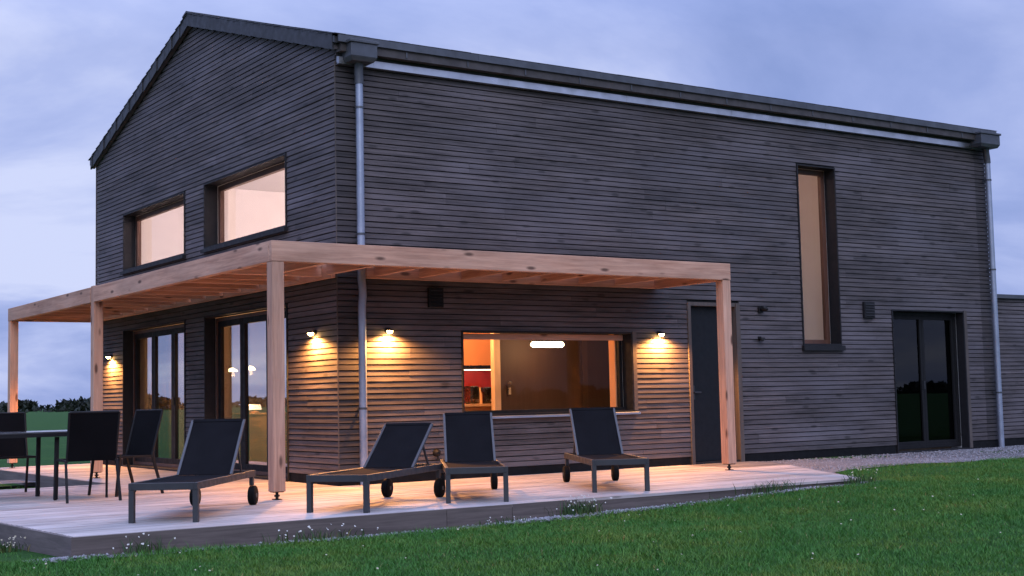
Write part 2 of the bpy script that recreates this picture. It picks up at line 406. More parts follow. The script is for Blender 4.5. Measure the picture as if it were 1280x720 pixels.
o = pebbles('pebble_strip', np.stack([px_,py_,gz(px_,py_)+.018],1), rng.uniform(.008,.022,len(px_)), 1.05); tag(o, 'pale pebbles scattered along the foot of the deck', 'pebbles', kind='stuff')
n = 6500; px_ = rng.uniform(5.2,17,n); py_ = -np.abs(rng.beta(1.3,1.3,n)*2.4); kp = ~in_deck(px_,py_,.05); px_, py_ = px_[kp], py_[kp]
zz = -.02 + (gz(px_,py_)+.03+.0)*(-py_/2.45)
o = pebbles('loose_gravel', np.stack([px_,py_,zz+.004],1), rng.uniform(.008,.022,len(px_))); tag(o, 'grey loose gravel lying along the long wall by the glass door', 'gravel', kind='stuff')

# pale path behind the table
pb = MB(); pb.quad((-9,6.3,-.10),(-1.8,6.3,-.10),(-1.8,7.2,-.10),(-9,7.2,-.10)); tag(pb.build('gravel_path', M['gravel']), kind='structure')

# far wood: a ring of dark hedgerow trees beyond the fields
tv = []; th = []; tw = []; tt = []
def far_tree(cx, cy, H, Wd):
    n = int(620); z0 = float(gz(cx,cy))
    for _ in range(7):
        bx, by, bz = cx+random.gauss(0,Wd*.3), cy+random.gauss(0,Wd*.3), z0+H*random.uniform(.3,.78); rad = Wd*random.uniform(.22,.42)
        m = n//7; d = rng.normal(0,1,(m,3)); d /= np.linalg.norm(d,axis=1)[:,None]; d *= rad*rng.uniform(.5,1,m)[:,None]; d[:,2] *= .8
        q = d + (bx,by,bz); q[:,2] = np.maximum(q[:,2], z0); tv.append(q)
    m = 260; q = np.stack([cx+rng.normal(0,Wd*.7,m), cy+rng.normal(0,Wd*.7,m), z0+rng.uniform(0,H*.55,m)],1); tv.append(q)
for i in range(300):
    a = R(i*360/300) + random.uniform(-.01,.01); dist = random.uniform(560,800)
    big = random.random() < .35
    h = (random.uniform(6.5,8.0) if big else random.uniform(4.0,5.5))*dist/680
    far_tree(-7+dist*math.cos(a), -14+dist*math.sin(a), h, h*random.uniform(1.4,2.6))
TV = np.concatenate(tv); nT = len(TV); s = rng.uniform(.5,1.2,nT)
o = blades('far_wood', TV-np.array([0,0,.5]), s*1.6, s*1.6, M['leaf_far'], rng.random(nT), 1.2)
tag(o, 'dark hedgerow trees on the horizon beyond the field', 'trees', kind='stuff')

# ------------------------------------------------------------------ house
W_, L_, H_, RZ, PITCH = 9.38, 12.548, 5.10, 6.905, .303
Wh = W_/2
FO = [(1.758,4.526,.775,1.859), (5.575,6.569,-.2,2.306), (7.899,8.729,1.706,4.491), (9.947,11.738,-.2,2.281)]
GO = [(5.029,7.874,3.263,4.217), (1.409,4.229,3.263,4.217), (5.029,7.874,-.2,2.269), (1.409,4.229,-.2,2.269)]
house = tag(empty('timber_house'), 'two storey barn shaped house clad in dark grey horizontal wooden boards', 'house')
def roof_z(y): return RZ - PITCH*abs(y-Wh)

def spans(z0, z1, lo, hi, ops, m=.012):
    zm = (z0+z1)/2; segs = [(lo,hi)]
    for a, b, c, d in ops:
        if c-m < zm < d+m:
            out = []
            for p, q in segs:
                if b+m <= p or a-m >= q: out.append((p,q)); continue
                if p < a-m: out.append((p,a-m))
                if q > b+m: out.append((b+m,q))
            segs = out
    return segs
def cladding(axis, lo, hi, ops, ztop, zb=.115, pitch=.070):
    mb = MB(); k = 0; z = zb
    board = None
    while z < ztop-.02:
        z1 = min(z+pitch, ztop)
        pair = k % 2
        gap = .0135 if pair else .0105          # wide shadow gap every second slat
        top = z1-gap
        if axis == 'X': l0, h0 = lo, hi
        else:
            half = (RZ-.16-z1)/PITCH
            l0, h0 = max(lo, Wh-half), min(hi, Wh+half)
        if h0-l0 < .1: break
        if pair == 0 or board is None:
            # board joints, shared by the two slats of one board
            cuts = [l0]; p = l0 + random.uniform(.6, 4.0)
            while p < h0: cuts.append(p); p += random.uniform(2.4, 4.2)
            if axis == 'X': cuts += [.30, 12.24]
            cuts = sorted(cuts)
            tones = [random.choice((1,1,1,1,.9,1.1,.95,1.05,.85,1.18))*random.uniform(.94,1.06) for _ in cuts]
            board = (cuts, tones)
        cuts, tones = board
        for a, b in spans(z, top, l0, h0, ops):
            cc = [a]+[c for c in cuts if a < c < b]+[b]
            for p, q in zip(cc, cc[1:]):
                i = max([j for j, c in enumerate(cuts) if c <= (p+q)/2] or [0]); tn = tones[i]
                if axis == 'X' and ((p+q)/2 < .30 or (p+q)/2 > 12.24): tn *= .6     # boards toned darker at both wall ends, by the downpipes
                off = random.uniform(-.0015,.0015)
                q_ = q-.0015
                # slat leans: lower edge proud
                if axis == 'X':
                    P = [(p,0+off,z),(q_,0+off,z),(q_,.026,z),(p,.026,z),(p,.005+off,top),(q_,.005+off,top),(q_,.026,top),(p,.026,top)]
                else:
                    P = [(.026,p,z),(.026,q_,z),(off,q_,z),(off,p,z),(.026,p,top),(.026,q_,top),(.005+off,q_,top),(.005+off,p,top)]
                mb.hexa(P, tn)
        z = z1; k += 1
    return mb
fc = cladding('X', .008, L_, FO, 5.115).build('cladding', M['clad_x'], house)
gc = cladding('Y', .008, W_, GO, RZ-.1).build('cladding', M['clad_y'], house)
cb = MB(); cb.box(-.004,.0075,-.004,.0075,.10,5.12); cb.build('corner_board', M['clad_z'], house); MB().box(-.006,.028,W_+.002,W_+.024,.10,5.36).build('corner_board', M['clad_z'], house)

def wall_cells(mb, axis, lo, hi, zlo, zhi, ops, d0, d1):
    us = sorted({lo,hi,*[o[0] for o in ops],*[o[1] for o in ops]}); zs = sorted({zlo,zhi,*[max(zlo,o[2]) for o in ops],*[o[3] for o in ops]})
    for a, b in zip(us, us[1:]):
        for c, d in zip(zs, zs[1:]):
            um, zm = (a+b)/2, (c+d)/2
            if any(o[0] < um < o[1] and o[2] < zm < o[3] for o in ops): continue
            if axis == 'X': mb.box(a,b,d0,d1,c,d)
            else: mb.box(d0,d1,a,b,c,d)
wb = MB(); wall_cells(wb, 'X', .03, L_, -.3, 5.2, FO, .03, .06); wall_cells(wb, 'Y', .06, W_-.03, -.3, 5.25, GO, .03, .06)
wb.poly([(.03,.06,5.25),(.03,W_-.03,5.25),(.03,Wh,RZ-.13)]); wb.build('wall_membrane', M['membrane'], house)
ws = MB(); wall_cells(ws, 'X', .06, L_-.02, -.3, 5.2, FO, .062, .36); wall_cells(ws, 'Y', .362, W_-.03, -.3, 5.25, GO, .062, .36)
ws.box(.062,L_-.02,W_-.36,W_-.03,-.3,5.25); ws.box(L_-.36,L_-.02,.365,W_-.365,-.3,5.2)
ws.build('wall', M['plaster'], house)
# outer skin of the two far walls
ow = MB(); k = 0; z = .115
while z < 5.1:
    ow.box(.03,L_,W_-.026,W_,z,z+.06,random.uniform(.85,1.15)); z += .07
ow.build('cladding', M['clad_x'], house)
ow = MB(); z = .115
while z < RZ-.25:
    half = min(Wh-.03, (RZ-.2-z)/PITCH); ow.box(L_-.018,L_,Wh-half,Wh+half,z,z+.06,random.uniform(.85,1.15)); z += .07
ow.build('cladding', M['clad_y'], house)
# plinth, broken at the doors

for a, b in ((.02,5.52),(6.62,9.90),(11.79,L_-.01)): MB().box(a,b,.012,.029,-.2,.112).build('plinth', M['plinth'], house)
for a, b in ((.03,1.37),(4.27,4.99),(7.91,W_-.01)): MB().box(.012,.029,a,b,-.2,.112).build('plinth', M['plinth'], house)


# floors, ceilings and inner partitions
fi = MB(); fi.box(.37,L_-.37,.37,W_-.37,-.06,.02); fi.build('floor', M['floor_in'], house)
ce = MB(); ce.box(.37,6.3,.37,W_-.37,2.50,2.80); ce.box(9.6,L_-.37,.37,W_-.37,2.50,2.80); ce.box(6.3,9.6,2.2,W_-.37,2.50,2.80); ce.build('ceiling', M['plaster'], house)
ce = MB(); ce.box(.37,L_-.37,.37,W_-.37,5.0,5.05); ce.build('ceiling', M['plaster'], house)
pa = MB(); pa.box(6.3,6.4,.37,W_-.37,.02,4.99); pa.box(9.5,9.6,.37,W_-.37,.02,4.99); pa.box(6.405,9.495,2.2,2.3,.02,4.99); pa.build('partition_wall', M['plaster'], house)

# roof
roof = MB()
X0, X1 = -.075, 12.64
for sgn in (-1, 1):
    for thick in (0,):
        e = -.16
        def P(y, off, x): return (x, Wh+sgn*y, RZ-.02-PITCH*y-off)
        yr = Wh+.15
        roof.hexa([P(0,.10,X0),P(0,.10,X1),P(yr,.10,X1),P(yr,.10,X0),P(0,.02,X0),P(0,.02,X1),P(yr,.02,X1),P(yr,.02,X0)])
rf = roof.build('roof', M['slate'], house)
sl_ = MB()
for sgn in (-1, 1):
    nrow = 22; step = (Wh+.14)/nrow
    for i in range(nrow):
        y0, y1 = i*step, (i+1)*step+.06
        x = X0-.02 - (.15 if i % 2 else 0)
        while x < X1:
            a, b = max(x, X0-.02), min(x+.30, X1+.02)
            if b-a > .03:
                dz = random.uniform(0,.004)
                q = lambda y, up, xx: (xx, Wh+sgn*y, RZ-.02-PITCH*y+up+dz)
                sl_.hexa([q(y0,-.015,a),q(y0,-.015,b-.004),q(y1,.012,b-.004),q(y1,.012,a),q(y0,-.008,a),q(y0,-.008,b-.004),q(y1,.020,b-.004),q(y1,.020,a)], random.uniform(.7,1.3))
            x += .30
sl_.build('slates', M['slate'], rf)
rc = MB(); x = X0-.03
while x < X1:
    b = min(x+.45, X1+.03)
    for sgn in (-1,1):
        q = lambda y, up, xx: (xx, Wh+sgn*y, RZ+.012-PITCH*y+up)
        rc.hexa([q(0,-.02,x),q(0,-.02,b-.006),q(.16,-.02,b-.006),q(.16,-.02,x),q(0,.008,x),q(0,.008,b-.006),q(.16,.004,b-.006),q(.16,.004,x)])
    x += .45
rc.build('ridge_cap', M['slate'], rf)
# verge slates hung on both gable slopes
for sgn in (-1, 1):
    vb = MB(); s_ = 0; yr = Wh+.10
    while s_ < yr:
        e = min(s_+.34, yr)
        for xx, sg in ((-.08,1),):
            q = lambda y, dn, x_: (x_, Wh+sgn*y, RZ+.0-PITCH*y-dn)
            o_ = .006*((int(s_/.34)) % 2)
            vb.hexa([q(s_,.205,-.085-o_),q(e,.215,-.075-o_),q(e,.215,-.055),q(s_,.205,-.055),q(s_,.0,-.085-o_),q(e,.0,-.075-o_),q(e,.0,-.055),q(s_,.0,-.055)], random.uniform(.75,1.25))
        s_ += .335
    vb.build('verge_slates', M['slate_verge'], rf)
for sgn in (-1,1):
    vb = MB()
    q = lambda y, dn, x_: (x_, Wh+sgn*y, RZ-PITCH*y-dn)
    vb.hexa([q(0,.20,-.052),q(Wh+.1,.20,-.052),q(Wh+.1,.20,-.002),q(0,.20,-.002),q(0,.13,-.052),q(Wh+.1,.13,-.052),q(Wh+.1,.13,-.002),q(0,.13,-.002)])
    vb.build('verge_board', M['clad_y'], rf); vb = MB()
    q = lambda y, dn, x_: (x_, Wh+sgn*y, RZ-PITCH*y-dn)
    vb.hexa([q(0,.22,X1-.02),q(Wh+.1,.22,X1-.02),q(Wh+.1,.22,L_+.002),q(0,.22,L_+.002),q(0,.13,X1-.02),q(Wh+.1,.13,X1-.02),q(Wh+.1,.13,L_+.002),q(0,.13,L_+.002)])
    vb.build('verge_board', M['clad_y'], rf)
# eave: drip flashing, old gutter, hoppers, downpipes
fl = MB(); fl.hexa([(.02,-.075,5.090),(L_-.02,-.075,5.090),(L_-.02,-.004,5.084),(.02,-.004,5.084),(.02,-.072,5.178),(L_-.02,-.072,5.178),(L_-.02,-.004,5.190),(.02,-.004,5.190)])
x = .5
while x < L_: fl.box(x,x+.010,-.0765,-.0735,5.089,5.178); x += 2.0
fl.build('eave_flashing', M['zinc_bright'], house)
gu = MB()
gu.box(.0,L_+.03,-.172,-.168,5.222,5.312); gu.box(.0,L_+.03,-.167,-.06,5.222,5.226); gu.box(.0,L_+.03,-.178,-.160,5.3125,5.322); gu.box(-.004,-.001,-.172,-.06,5.222,5.312); gu.box(L_+.031,L_+.034,-.172,-.06,5.222,5.312)
eb = MB(); x = X0+.03
while x < X1-.02:
    e_ = min(x+2.0, X1-.02); eb.box(x,e_-.003,-.205,-.182,5.325,5.412,random.uniform(.9,1.1)); x = e_
eb.build('eave_edge', M['zinc_dark'], rf)
gut = gu.build('gutter', M['zinc_brown'], house)
gb_ = MB(); x = .9
while x < L_: MB().box(x,x+.02,-.181,-.1735,5.24,5.311).build('gutter_bracket', M['zinc_dark'], gut); x += .9

fb = MB(); fb.box(.0,L_,-.03,-.008,5.195,5.36); fb.build('fascia_board', M['clad_x'], house)
def hopper(x0, x1):
    h = MB(); y0, y1 = -.30, -.035
    h.hexa([(x0+.03,y0+.03,5.10),(x1-.03,y0+.03,5.10),(x1-.03,y1,5.10),(x0+.03,y1,5.10),(x0,y0,5.15),(x1,y0,5.15),(x1,y1,5.15),(x0,y1,5.15)])
    h.box(x0,x1,y0,y1,5.151,5.315); h.box(x0-.02,x1+.02,y0-.02,y1,5.316,5.35)
    return h.build('rain_hopper', M['zinc_dark'], house, .004)
def pipe(pts, sleeve):
    p = MB().tube(pts, .048, 16).build('downpipe', M['zinc'], house, 0, True)
    s = MB().tube(sleeve, .056, 16).build('sleeve', M['zinc_dark'], p, 0, True)
    return p
hopper(.075,.43); hopper(12.06,12.57)
p1 = pipe([(.275,-.11,4.86),(.275,-.11,2.62),(.275,-.11,2.44),(.285,-.11,2.38),(.29,-.11,2.26),(.28,-.11,2.18),(.275,-.11,2.08),(.275,-.11,.01)], [(.262,-.13,5.11),(.265,-.12,5.02),(.273,-.11,4.94),(.275,-.11,4.855)])
p2 = pipe([(12.455,-.11,4.86),(12.455,-.11,-.05)], [(12.40,-.13,5.11),(12.42,-.12,5.02),(12.45,-.11,4.94),(12.455,-.11,4.855)])
for p_, x in ((p1,.275),(p2,12.455)):
    for z in (.9,3.0,4.55): b = MB(); b.tube([(x,-.11,z),(x,-.11,z+.025)], .055, 16); b.box(x-.012,x+.012,-.06,0,z,z+.025); b.build('pipe_bracket', M['zinc_dark'], p_)

# windows and doors -------------------------------------------------
def frame_mb(axis, a, b, c, d, fw, d0, d1):
    m = MB()
    B = (lambda u0,u1,z0,z1: m.box(u0,u1,d0,d1,z0,z1)) if axis == 'X' else (lambda u0,u1,z0,z1: m.box(d0,d1,u0,u1,z0,z1))
    B(a,a+fw,c,d); B(b-fw,b,c,d); B(a+fw,b-fw,c,c+fw); B(a+fw,b-fw,d-fw,d); return m
def pane(axis, a, b, c, d, dep, mat, parent):
    m = MB()
    if axis == 'X': m.box(a,b,dep,dep+.004,c,d)
    else: m.box(dep,dep+.004,a,b,c,d)
    return m.build('glass', mat, parent)
def lining(axis, a, b, c, d, mat, parent, depth=.22, t=.022, proud=.014, sill=True):
    """thin sheet lining of the recess, standing a little proud of the boards"""
    return frame_mb(axis, a-t*.45, b+t*.45, c, d+t*.45, t, -proud, depth).build('lining', mat, parent)
def window(axis, a, b, c, d, gm, ins=.20, fw=.075, sillproud=.055, frame=M['frame_wood'], lin=M['frame_dark'], sill_over=.04, sh=.035):
    t = .018
    w_ = frame_mb(axis, a+t, b-t, c+t, d-t, fw, ins, ins+.07).build('window', frame, house, .003)
    lining(axis, a, b, c, d, lin, w_, ins-.002)
    pane(axis, a+t+fw*.8, b-t-fw*.8, c+t+fw*.8, d-t-fw*.8, ins+.03, gm, w_)
    s = MB(); lo, hi = a-sill_over, b+sill_over
    if axis == 'X': s.hexa([(lo,-sillproud,c-sh),(hi,-sillproud,c-sh),(hi,-.002,c-sh+.006),(lo,-.002,c-sh+.006),(lo,-sillproud,c-.008),(hi,-sillproud,c-.008),(hi,-.002,c-.001),(lo,-.002,c-.001)])
    else: s.hexa([(-.002,lo,c-sh+.006),(-.002,hi,c-sh+.006),(-sillproud,hi,c-sh),(-sillproud,lo,c-sh),(-.002,lo,c-.001),(-.002,hi,c-.001),(-sillproud,hi,c-.008),(-sillproud,lo,c-.008)])
    return w_, s.build('sill', lin, w_)
window('Y', *GO[0], M['glass'], sh=.06); window('Y', *GO[1], M['glass'], sh=.06)
window('X', *FO[2], M['glass'], sh=.085)
kw, ks = window('X', *FO[0], M['glass'], .20, .05, .07, M['sash'], M['membrane'], .07); ks.data.materials[0] = M['zinc']; MB().box(1.78,4.505,.150,.196,.780,.840).build('bottom_rail', M['membrane'], kw)
def patio(a, b, d):
    c = .03; t = .018
    fr = frame_mb('Y', a+t, b-t, c, d-t, .05, .16, .25)
    p_ = fr.build('patio_door', M['frame_wood'], house, .003)
    lining('Y', a, b, -.02, d, M['frame_dark'], p_, .158)
    wd = (b-a-2*t-.1)/3
    for i in range(3):
        y0 = a+t+.05+i*wd; y1 = y0+wd
        s = frame_mb('Y', y0+.002, y1-.002, c+.05, d-t-.05, .085, .17, .23).build('sash', M['sash'], p_, .003)
        pane('Y', y0+.08, y1-.08, c+.13, d-t-.13, .195, M['glass_refl'], p_)
    h = MB(); y = a+t+.05+wd; h.box(.13,.17,y-.055,y-.035,1.0,1.12); h.build('handle', M['alu'], p_)
    th_ = MB(); th_.box(-.03,.16,a+.02,b-.02,-.03,.028); th_.build('threshold', M['frame_dark'], p_)
patio(*GO[2][:2], GO[2][3]); patio(*GO[3][:2], GO[3][3])
# front door
a, b, c, d = FO[1]
fd = MB().box(a+.05,b-.07,.09,.15,.035,d-.045).build('front_door', M['door'], house, .004)
tr = MB(); tr.box(a-.012,a+.045,-.016,.15,.0,d+.01); tr.box(b-.066,b+.012,-.016,.15,.0,d+.01); tr.box(a+.046,b-.067,.0,.15,d-.042,d+.01); tr.build('door_frame', M['clad_z'], fd)
h = MB(); h.tube([(a+.13,.085,1.02),(a+.13,.05,1.02),(a+.25,.05,1.02)], .011, 8); h.box(a+.10,a+.16,.078,.089,.92,1.12); h.build('handle', M['alu'], fd)
h = MB(); h.box(a+.05,b-.07,.0,.15,-.02,.03); h.build('threshold', M['frame_dark'], fd)
# glazed double door on the right
a, b, c, d = FO[3]
gd = frame_mb('X', a+.02, b-.02, .03, d-.02, .06, .14, .22).build('glass_door', M['sash'], house, .003)
lining('X', a, b, -.02, d, M['frame_dark'], gd, .138)
mid = (a+b)/2
for u0, u1 in ((a+.08,mid),(mid,b-.08)):
    s = frame_mb('X', u0+.002, u1-.002, .09, d-.08, .055, .15, .21).build('door_leaf', M['sash'], gd, .003)
    pane('X', u0+.05, u1-.05, .14, d-.13, .18, M['glass_dark'], gd)
h = MB(); h.box(mid-.05,mid-.03,.10,.15,1.0,1.13); h.build('handle', M['alu'], gd)
tr = MB(); tr.box(b+.014,b+.085,-.014,.03,.0,d+.02); tr.build('side_board', M['clad_z'], gd)

# annex on the right
an = tag(empty('garage_annex', (L_,.16,0)), 'low flat roofed annex in matching grey boards at the right end of house', 'annex')
mb = MB(); z = .115; k = 0
while z < 2.5:
    x = 0; 
    while x < 7:
        x2 = min(x+random.uniform(2.4,4), 7); mb.hexa([(x+.02,0,z),(x2,0,z),(x2,.026,z),(x+.02,.026,z),(x+.02,.005,z+.058),(x2,.005,z+.058),(x2,.026,z+.058),(x+.02,.026,z+.058)], random.uniform(.85,1.15)); x = x2
    z += .07
mb.build('cladding', M['clad_x'], an)
MB().box(.02,7,.03,5,-.3,2.55).build('wall', M['membrane'], an)
MB().box(.0,7.05,-.05,5.05,2.552,2.62).build('roof_edge', M['zinc_dark'], an)
MB().box(.02,7,.012,.029,-.2,.112).build('plinth', M['plinth'], an)

# ------------------------------------------------------------------ wall fittings
def wall_lamp(label, loc, rz, lit):
    o = tag(empty('wall_lamp', loc, rz), label, 'lamp', 'downward wall lamps on the cladding')
    b = MB(); b.box(-.03,.03,-.016,-.001,-.03,.03); b.box(-.012,.012,-.04,-.016,-.008,.008); b.build('bracket', M['black_metal'], o, .002)
    s = MB(); n = 12
    ring = [(.05*math.cos(math.pi*2*i/n), -.062+.05*math.sin(math.pi*2*i/n)) for i in range(n)]
    top = [(.04*math.cos(math.pi*2*i/n), -.062+.04*math.sin(math.pi*2*i/n)) for i in range(n)]
    for i in range(n):
        j = (i+1) % n; s.quad((*ring[i],-.012),(*ring[j],-.012),(*top[j],.012),(*top[i],.012))
    s.poly([(*p,.012) for p in top]); s.build('shade', M['black_metal'], o, 0, True)
    b = MB(); b.tube([(0,-.062,.005),(0,-.062,-.015),(0,-.062,-.035),(0,-.062,-.045)], [.03,.036,.03,.014], 12)
    b.build('bulb', M['lamp_bulb'] if lit else M['alu'], o, 0, True)
    if lit:
        l = bpy.data.lights.new('lamp light', 'SPOT'); l.energy = LAMP_W; l.color = (1,.40,.10); l.spot_size = R(164); l.spot_blend = .45; l.shadow_soft_size = .05
        lo = bpy.data.objects.new('lamp_light', l); COL.objects.link(lo); lo.parent = o; lo.location = (0,-.064,-.052)
LAMP_W = 520
wall_lamp('lit wall lamp between the downpipe and the wide kitchen window', (.68,0,1.86), 0, True)
wall_lamp('lit wall lamp between the kitchen window and the dark front door', (5.02,0,1.86), 0, True)
wall_lamp('lit gable wall lamp nearest the house corner, right of the patio doors', (0,.60,1.86), R(-90), True)
wall_lamp('lit gable wall lamp at the far end, left of the patio doors', (0,8.5,1.86), R(-90), True)
wall_lamp('unlit wall lamp right of the front door, below the motion sensor', (6.97,0,1.80), 0, False)
ms = tag(empty('motion_sensor', (7.0,0,2.22)), 'small dark motion sensor on the boards above the unlit lamp', 'sensor')
MB().box(-.045,.045,-.03,-.001,-.04,.05).build('base', M['black_metal'], ms, .004)
MB().tube([(0,-.03,.02),(.02,-.09,.02),(.03,-.13,.0)], [.03,.045,.02], 10).build('head', M['black_metal'], ms, 0, True)
def vent(label, x, z, wd, hh_, mat):
    o = tag(empty('wall_vent', (x,0,z)), label, 'vent')
    MB().box(-wd/2,wd/2,-.05,-.001,-hh_/2,hh_/2).build('housing', mat, o, .004)
    m = MB()
    for i in range(5):
        zz_ = -hh_/2+.03+i*(hh_-.06)/4.5; m.hexa([(-wd/2+.02,-.064,zz_),(wd/2-.02,-.064,zz_),(wd/2-.02,-.049,zz_+.012),(-wd/2+.02,-.049,zz_+.012),(-wd/2+.02,-.062,zz_+.004),(wd/2-.02,-.062,zz_+.004),(wd/2-.02,-.047,zz_+.018),(-wd/2+.02,-.047,zz_+.018)])
    m.build('louvre', mat, o)
vent('square black vent box under the pergola left of the kitchen window', 1.36, 2.275, .21, .25, M['black_metal'])
vent('small dark grey vent box on the boards left of the glass door', 9.37, 2.27, .24, .26, M['frame_dark'])
wf = tag(empty('wall_tap', (1.34,0,.34)), 'small dark round outdoor fitting low on the wall behind the loungers', 'tap')
MB().tube([(0,-.002,0),(0,-.05,0),(0,-.075,0)], [.045,.045,.02], 14).build('body', M['black_metal'], wf, 0, True)
MB().tube([(0,-.05,-.03),(0,-.06,-.10)], .012, 8).build('spout', M['black_metal'], wf, 0, True)

# ------------------------------------------------------------------ pergola
per = tag(empty('pergola', (-1.52,-1.51,0)), 'pale larch pergola wrapping round the corner of the house on square posts', 'pergola')
def pp(m): # to pergola space
    m.v = [(a+1.52, b+1.51, c) for a,b,c in m.v]; return m
PX, PY, PX2, PY2, BT, BB = -1.52, -1.51, 5.0, 9.33, 2.70, 2.482
S = .145
# beams (outer faces at PX / PY)
def part(m, name, mat, bv=.004): return pp(m).build(name, mat, per, bv)
part(MB().box(PX,PX2,PY,PY+.09,BB,BT), 'front_beam', M['larch_X'])
part(MB().box(PX,PX+.09,PY+.092,4.56,BB,BT), 'side_beam', M['larch_Y'])
part(MB().box(PX,PX+.09,4.72,PY2,BB,BT,.9), 'side_beam', M['larch_Y'])
part(MB().box(PX2-.09,PX2,PY+.092,-.02,BB,BT), 'end_beam', M['larch_Y'])
part(MB().box(PX+.092,-.02,PY2-.09,PY2,BB,BT), 'end_beam', M['larch_X'])
part(MB().box(.36,PX2-.092,-.075,-.02,BB,BT-.02), 'wall_plate', M['larch_X'])
part(MB().box(-.075,-.02,.0,PY2-.092,BB,BT-.02), 'wall_plate', M['larch_Y'])
i = 0; x = PX+.75
while x < PX2-.3:
    y1 = -.078 if x > .36 else (-.02 if x > 0 else -.02)
    part(MB().box(x,x+.06,PY+.092,y1,BB+.03,BT-.03,random.uniform(.88,1.1)), 'rafter', M['larch_Y'], .003); x += .62
y = .25
while y < PY2-.3:
    part(MB().box(PX+.092,-.078,y,y+.06,BB+.03,BT-.03,random.uniform(.88,1.1)), 'rafter', M['larch_X'], .003); y += .62
# closed board roof on the rafters
rb = MB(); y = PY+.10
while y < -.19: rb.box(PX+.10 if y < -.02 else PX+.1, PX2-.1, y, y+.138, BT-.028, BT-.006, random.uniform(.85,1.1)); y += .142
part(rb, 'roof_boards', M['larch_X'], 0)
rb = MB(); x = PX+.10
while x < -.16: rb.box(x, x+.138, -.06, PY2-.1, BT-.028, BT-.006, random.uniform(.85,1.1)); x += .142
part(rb, 'roof_boards', M['larch_Y'], 0)
for x, y, top in ((PX,PY,BB-.002),(PX2-S,PY,BB-.002),(PX,4.565,BT+.015),(PX,PY2-S,BB-.002)):
    po = part(MB().box(x+.004,x+S-.004,y+.004,y+S-.004,.085,top,random.uniform(.92,1.05)), 'post', M['larch_Z'], .006)
    ft = MB(); cx, cy = x+S/2+1.52, y+S/2+1.51
    ft.tube([(cx,cy,.0),(cx,cy,.085)], .016, 10); ft.box(cx-.055,cx+.055,cy-.055,cy+.055,.076,.084); ft.box(cx-.04,cx+.04,cy-.04,cy+.04,.001,.008); ft.tube([(cx,cy,.03),(cx,cy,.05)], .028, 6)
    ft.build('post_foot', M['black_metal'], po)

# ------------------------------------------------------------------ deck
dk = tag(empty('wooden_deck', (0,0,0)), 'low pale weathered timber deck wrapping the house corner, with dark fascia boards', 'deck')
bd = MB(); y = -3.825; 
while y < -.02:
    y1 = y+.1355; x0, x1 = deck_xr(y+.07)
    if y+.145 > -.0: x1 = 6.72
    cuts = [x0]; p = x0+random.uniform(1,4)
    while p < x1-.3: cuts.append(p); p += random.uniform(3,4.2)
    if y > -1.25 and x1 > 5.5: cuts = [c for c in cuts if c < 5.0]+[5.38]
    cuts.append(x1)
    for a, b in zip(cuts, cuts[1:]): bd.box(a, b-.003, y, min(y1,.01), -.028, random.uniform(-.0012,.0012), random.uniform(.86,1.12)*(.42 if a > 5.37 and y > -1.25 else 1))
    y += .143
while y < 9.6:
    y1 = y+.1355; x0 = -4.235-.055*(y+3.83) if y < 3.0 else -1.75
    cuts = [x0]; p = x0+random.uniform(1,3)
    while p < -.3: cuts.append(p); p += random.uniform(2,3.4)
    cuts.append(.01)
    for a, b in zip(cuts, cuts[1:]): bd.box(a, b-.003, y, y1, -.028, random.uniform(-.0012,.0012), random.uniform(.86,1.12))
    y += .143
bd.build('deck_boards', M['deck'], dk)
def skirt(p, q, name, mat, zt=-.003):
    m = MB(); p, q = Vector((*p,0)), Vector((*q,0)); d = (q-p); n = Vector((d.y,-d.x,0)).normalized()*.026
    zb = min(float(gz(p.x,p.y)), float(gz(q.x,q.y)))-.08
    m.hexa([(p.x,p.y,zb),(q.x,q.y,zb),(q.x-n.x,q.y-n.y,zb),(p.x-n.x,p.y-n.y,zb),(p.x,p.y,zt),(q.x,q.y,zt),(q.x-n.x,q.y-n.y,zt),(p.x-n.x,p.y-n.y,zt)], random.uniform(.85,1.15))
    return m.build(name, mat, dk, .003)
xs = [-4.262, -.85, -.12, 2.4, 4.735]
def fy(x): return -3.855 + .055*(x+4.235)/8.955
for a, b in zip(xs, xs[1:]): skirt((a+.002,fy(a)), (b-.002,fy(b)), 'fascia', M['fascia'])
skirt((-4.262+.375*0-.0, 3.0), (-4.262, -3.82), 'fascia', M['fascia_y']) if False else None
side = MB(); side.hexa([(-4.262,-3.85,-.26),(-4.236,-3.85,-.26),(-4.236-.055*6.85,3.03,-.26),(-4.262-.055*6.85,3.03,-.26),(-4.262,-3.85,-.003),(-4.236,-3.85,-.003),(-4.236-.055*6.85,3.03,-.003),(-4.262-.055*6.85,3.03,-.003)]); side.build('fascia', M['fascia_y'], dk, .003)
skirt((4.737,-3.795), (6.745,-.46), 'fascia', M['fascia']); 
m = MB(); m.box(-4.62,-1.76,3.012,3.038,-.26,-.003); m.build('fascia', M['fascia'], dk); m = MB(); m.box(-1.79,-1.764,3.04,9.62,-.26,-.003); m.build('fascia', M['fascia_y'], dk)

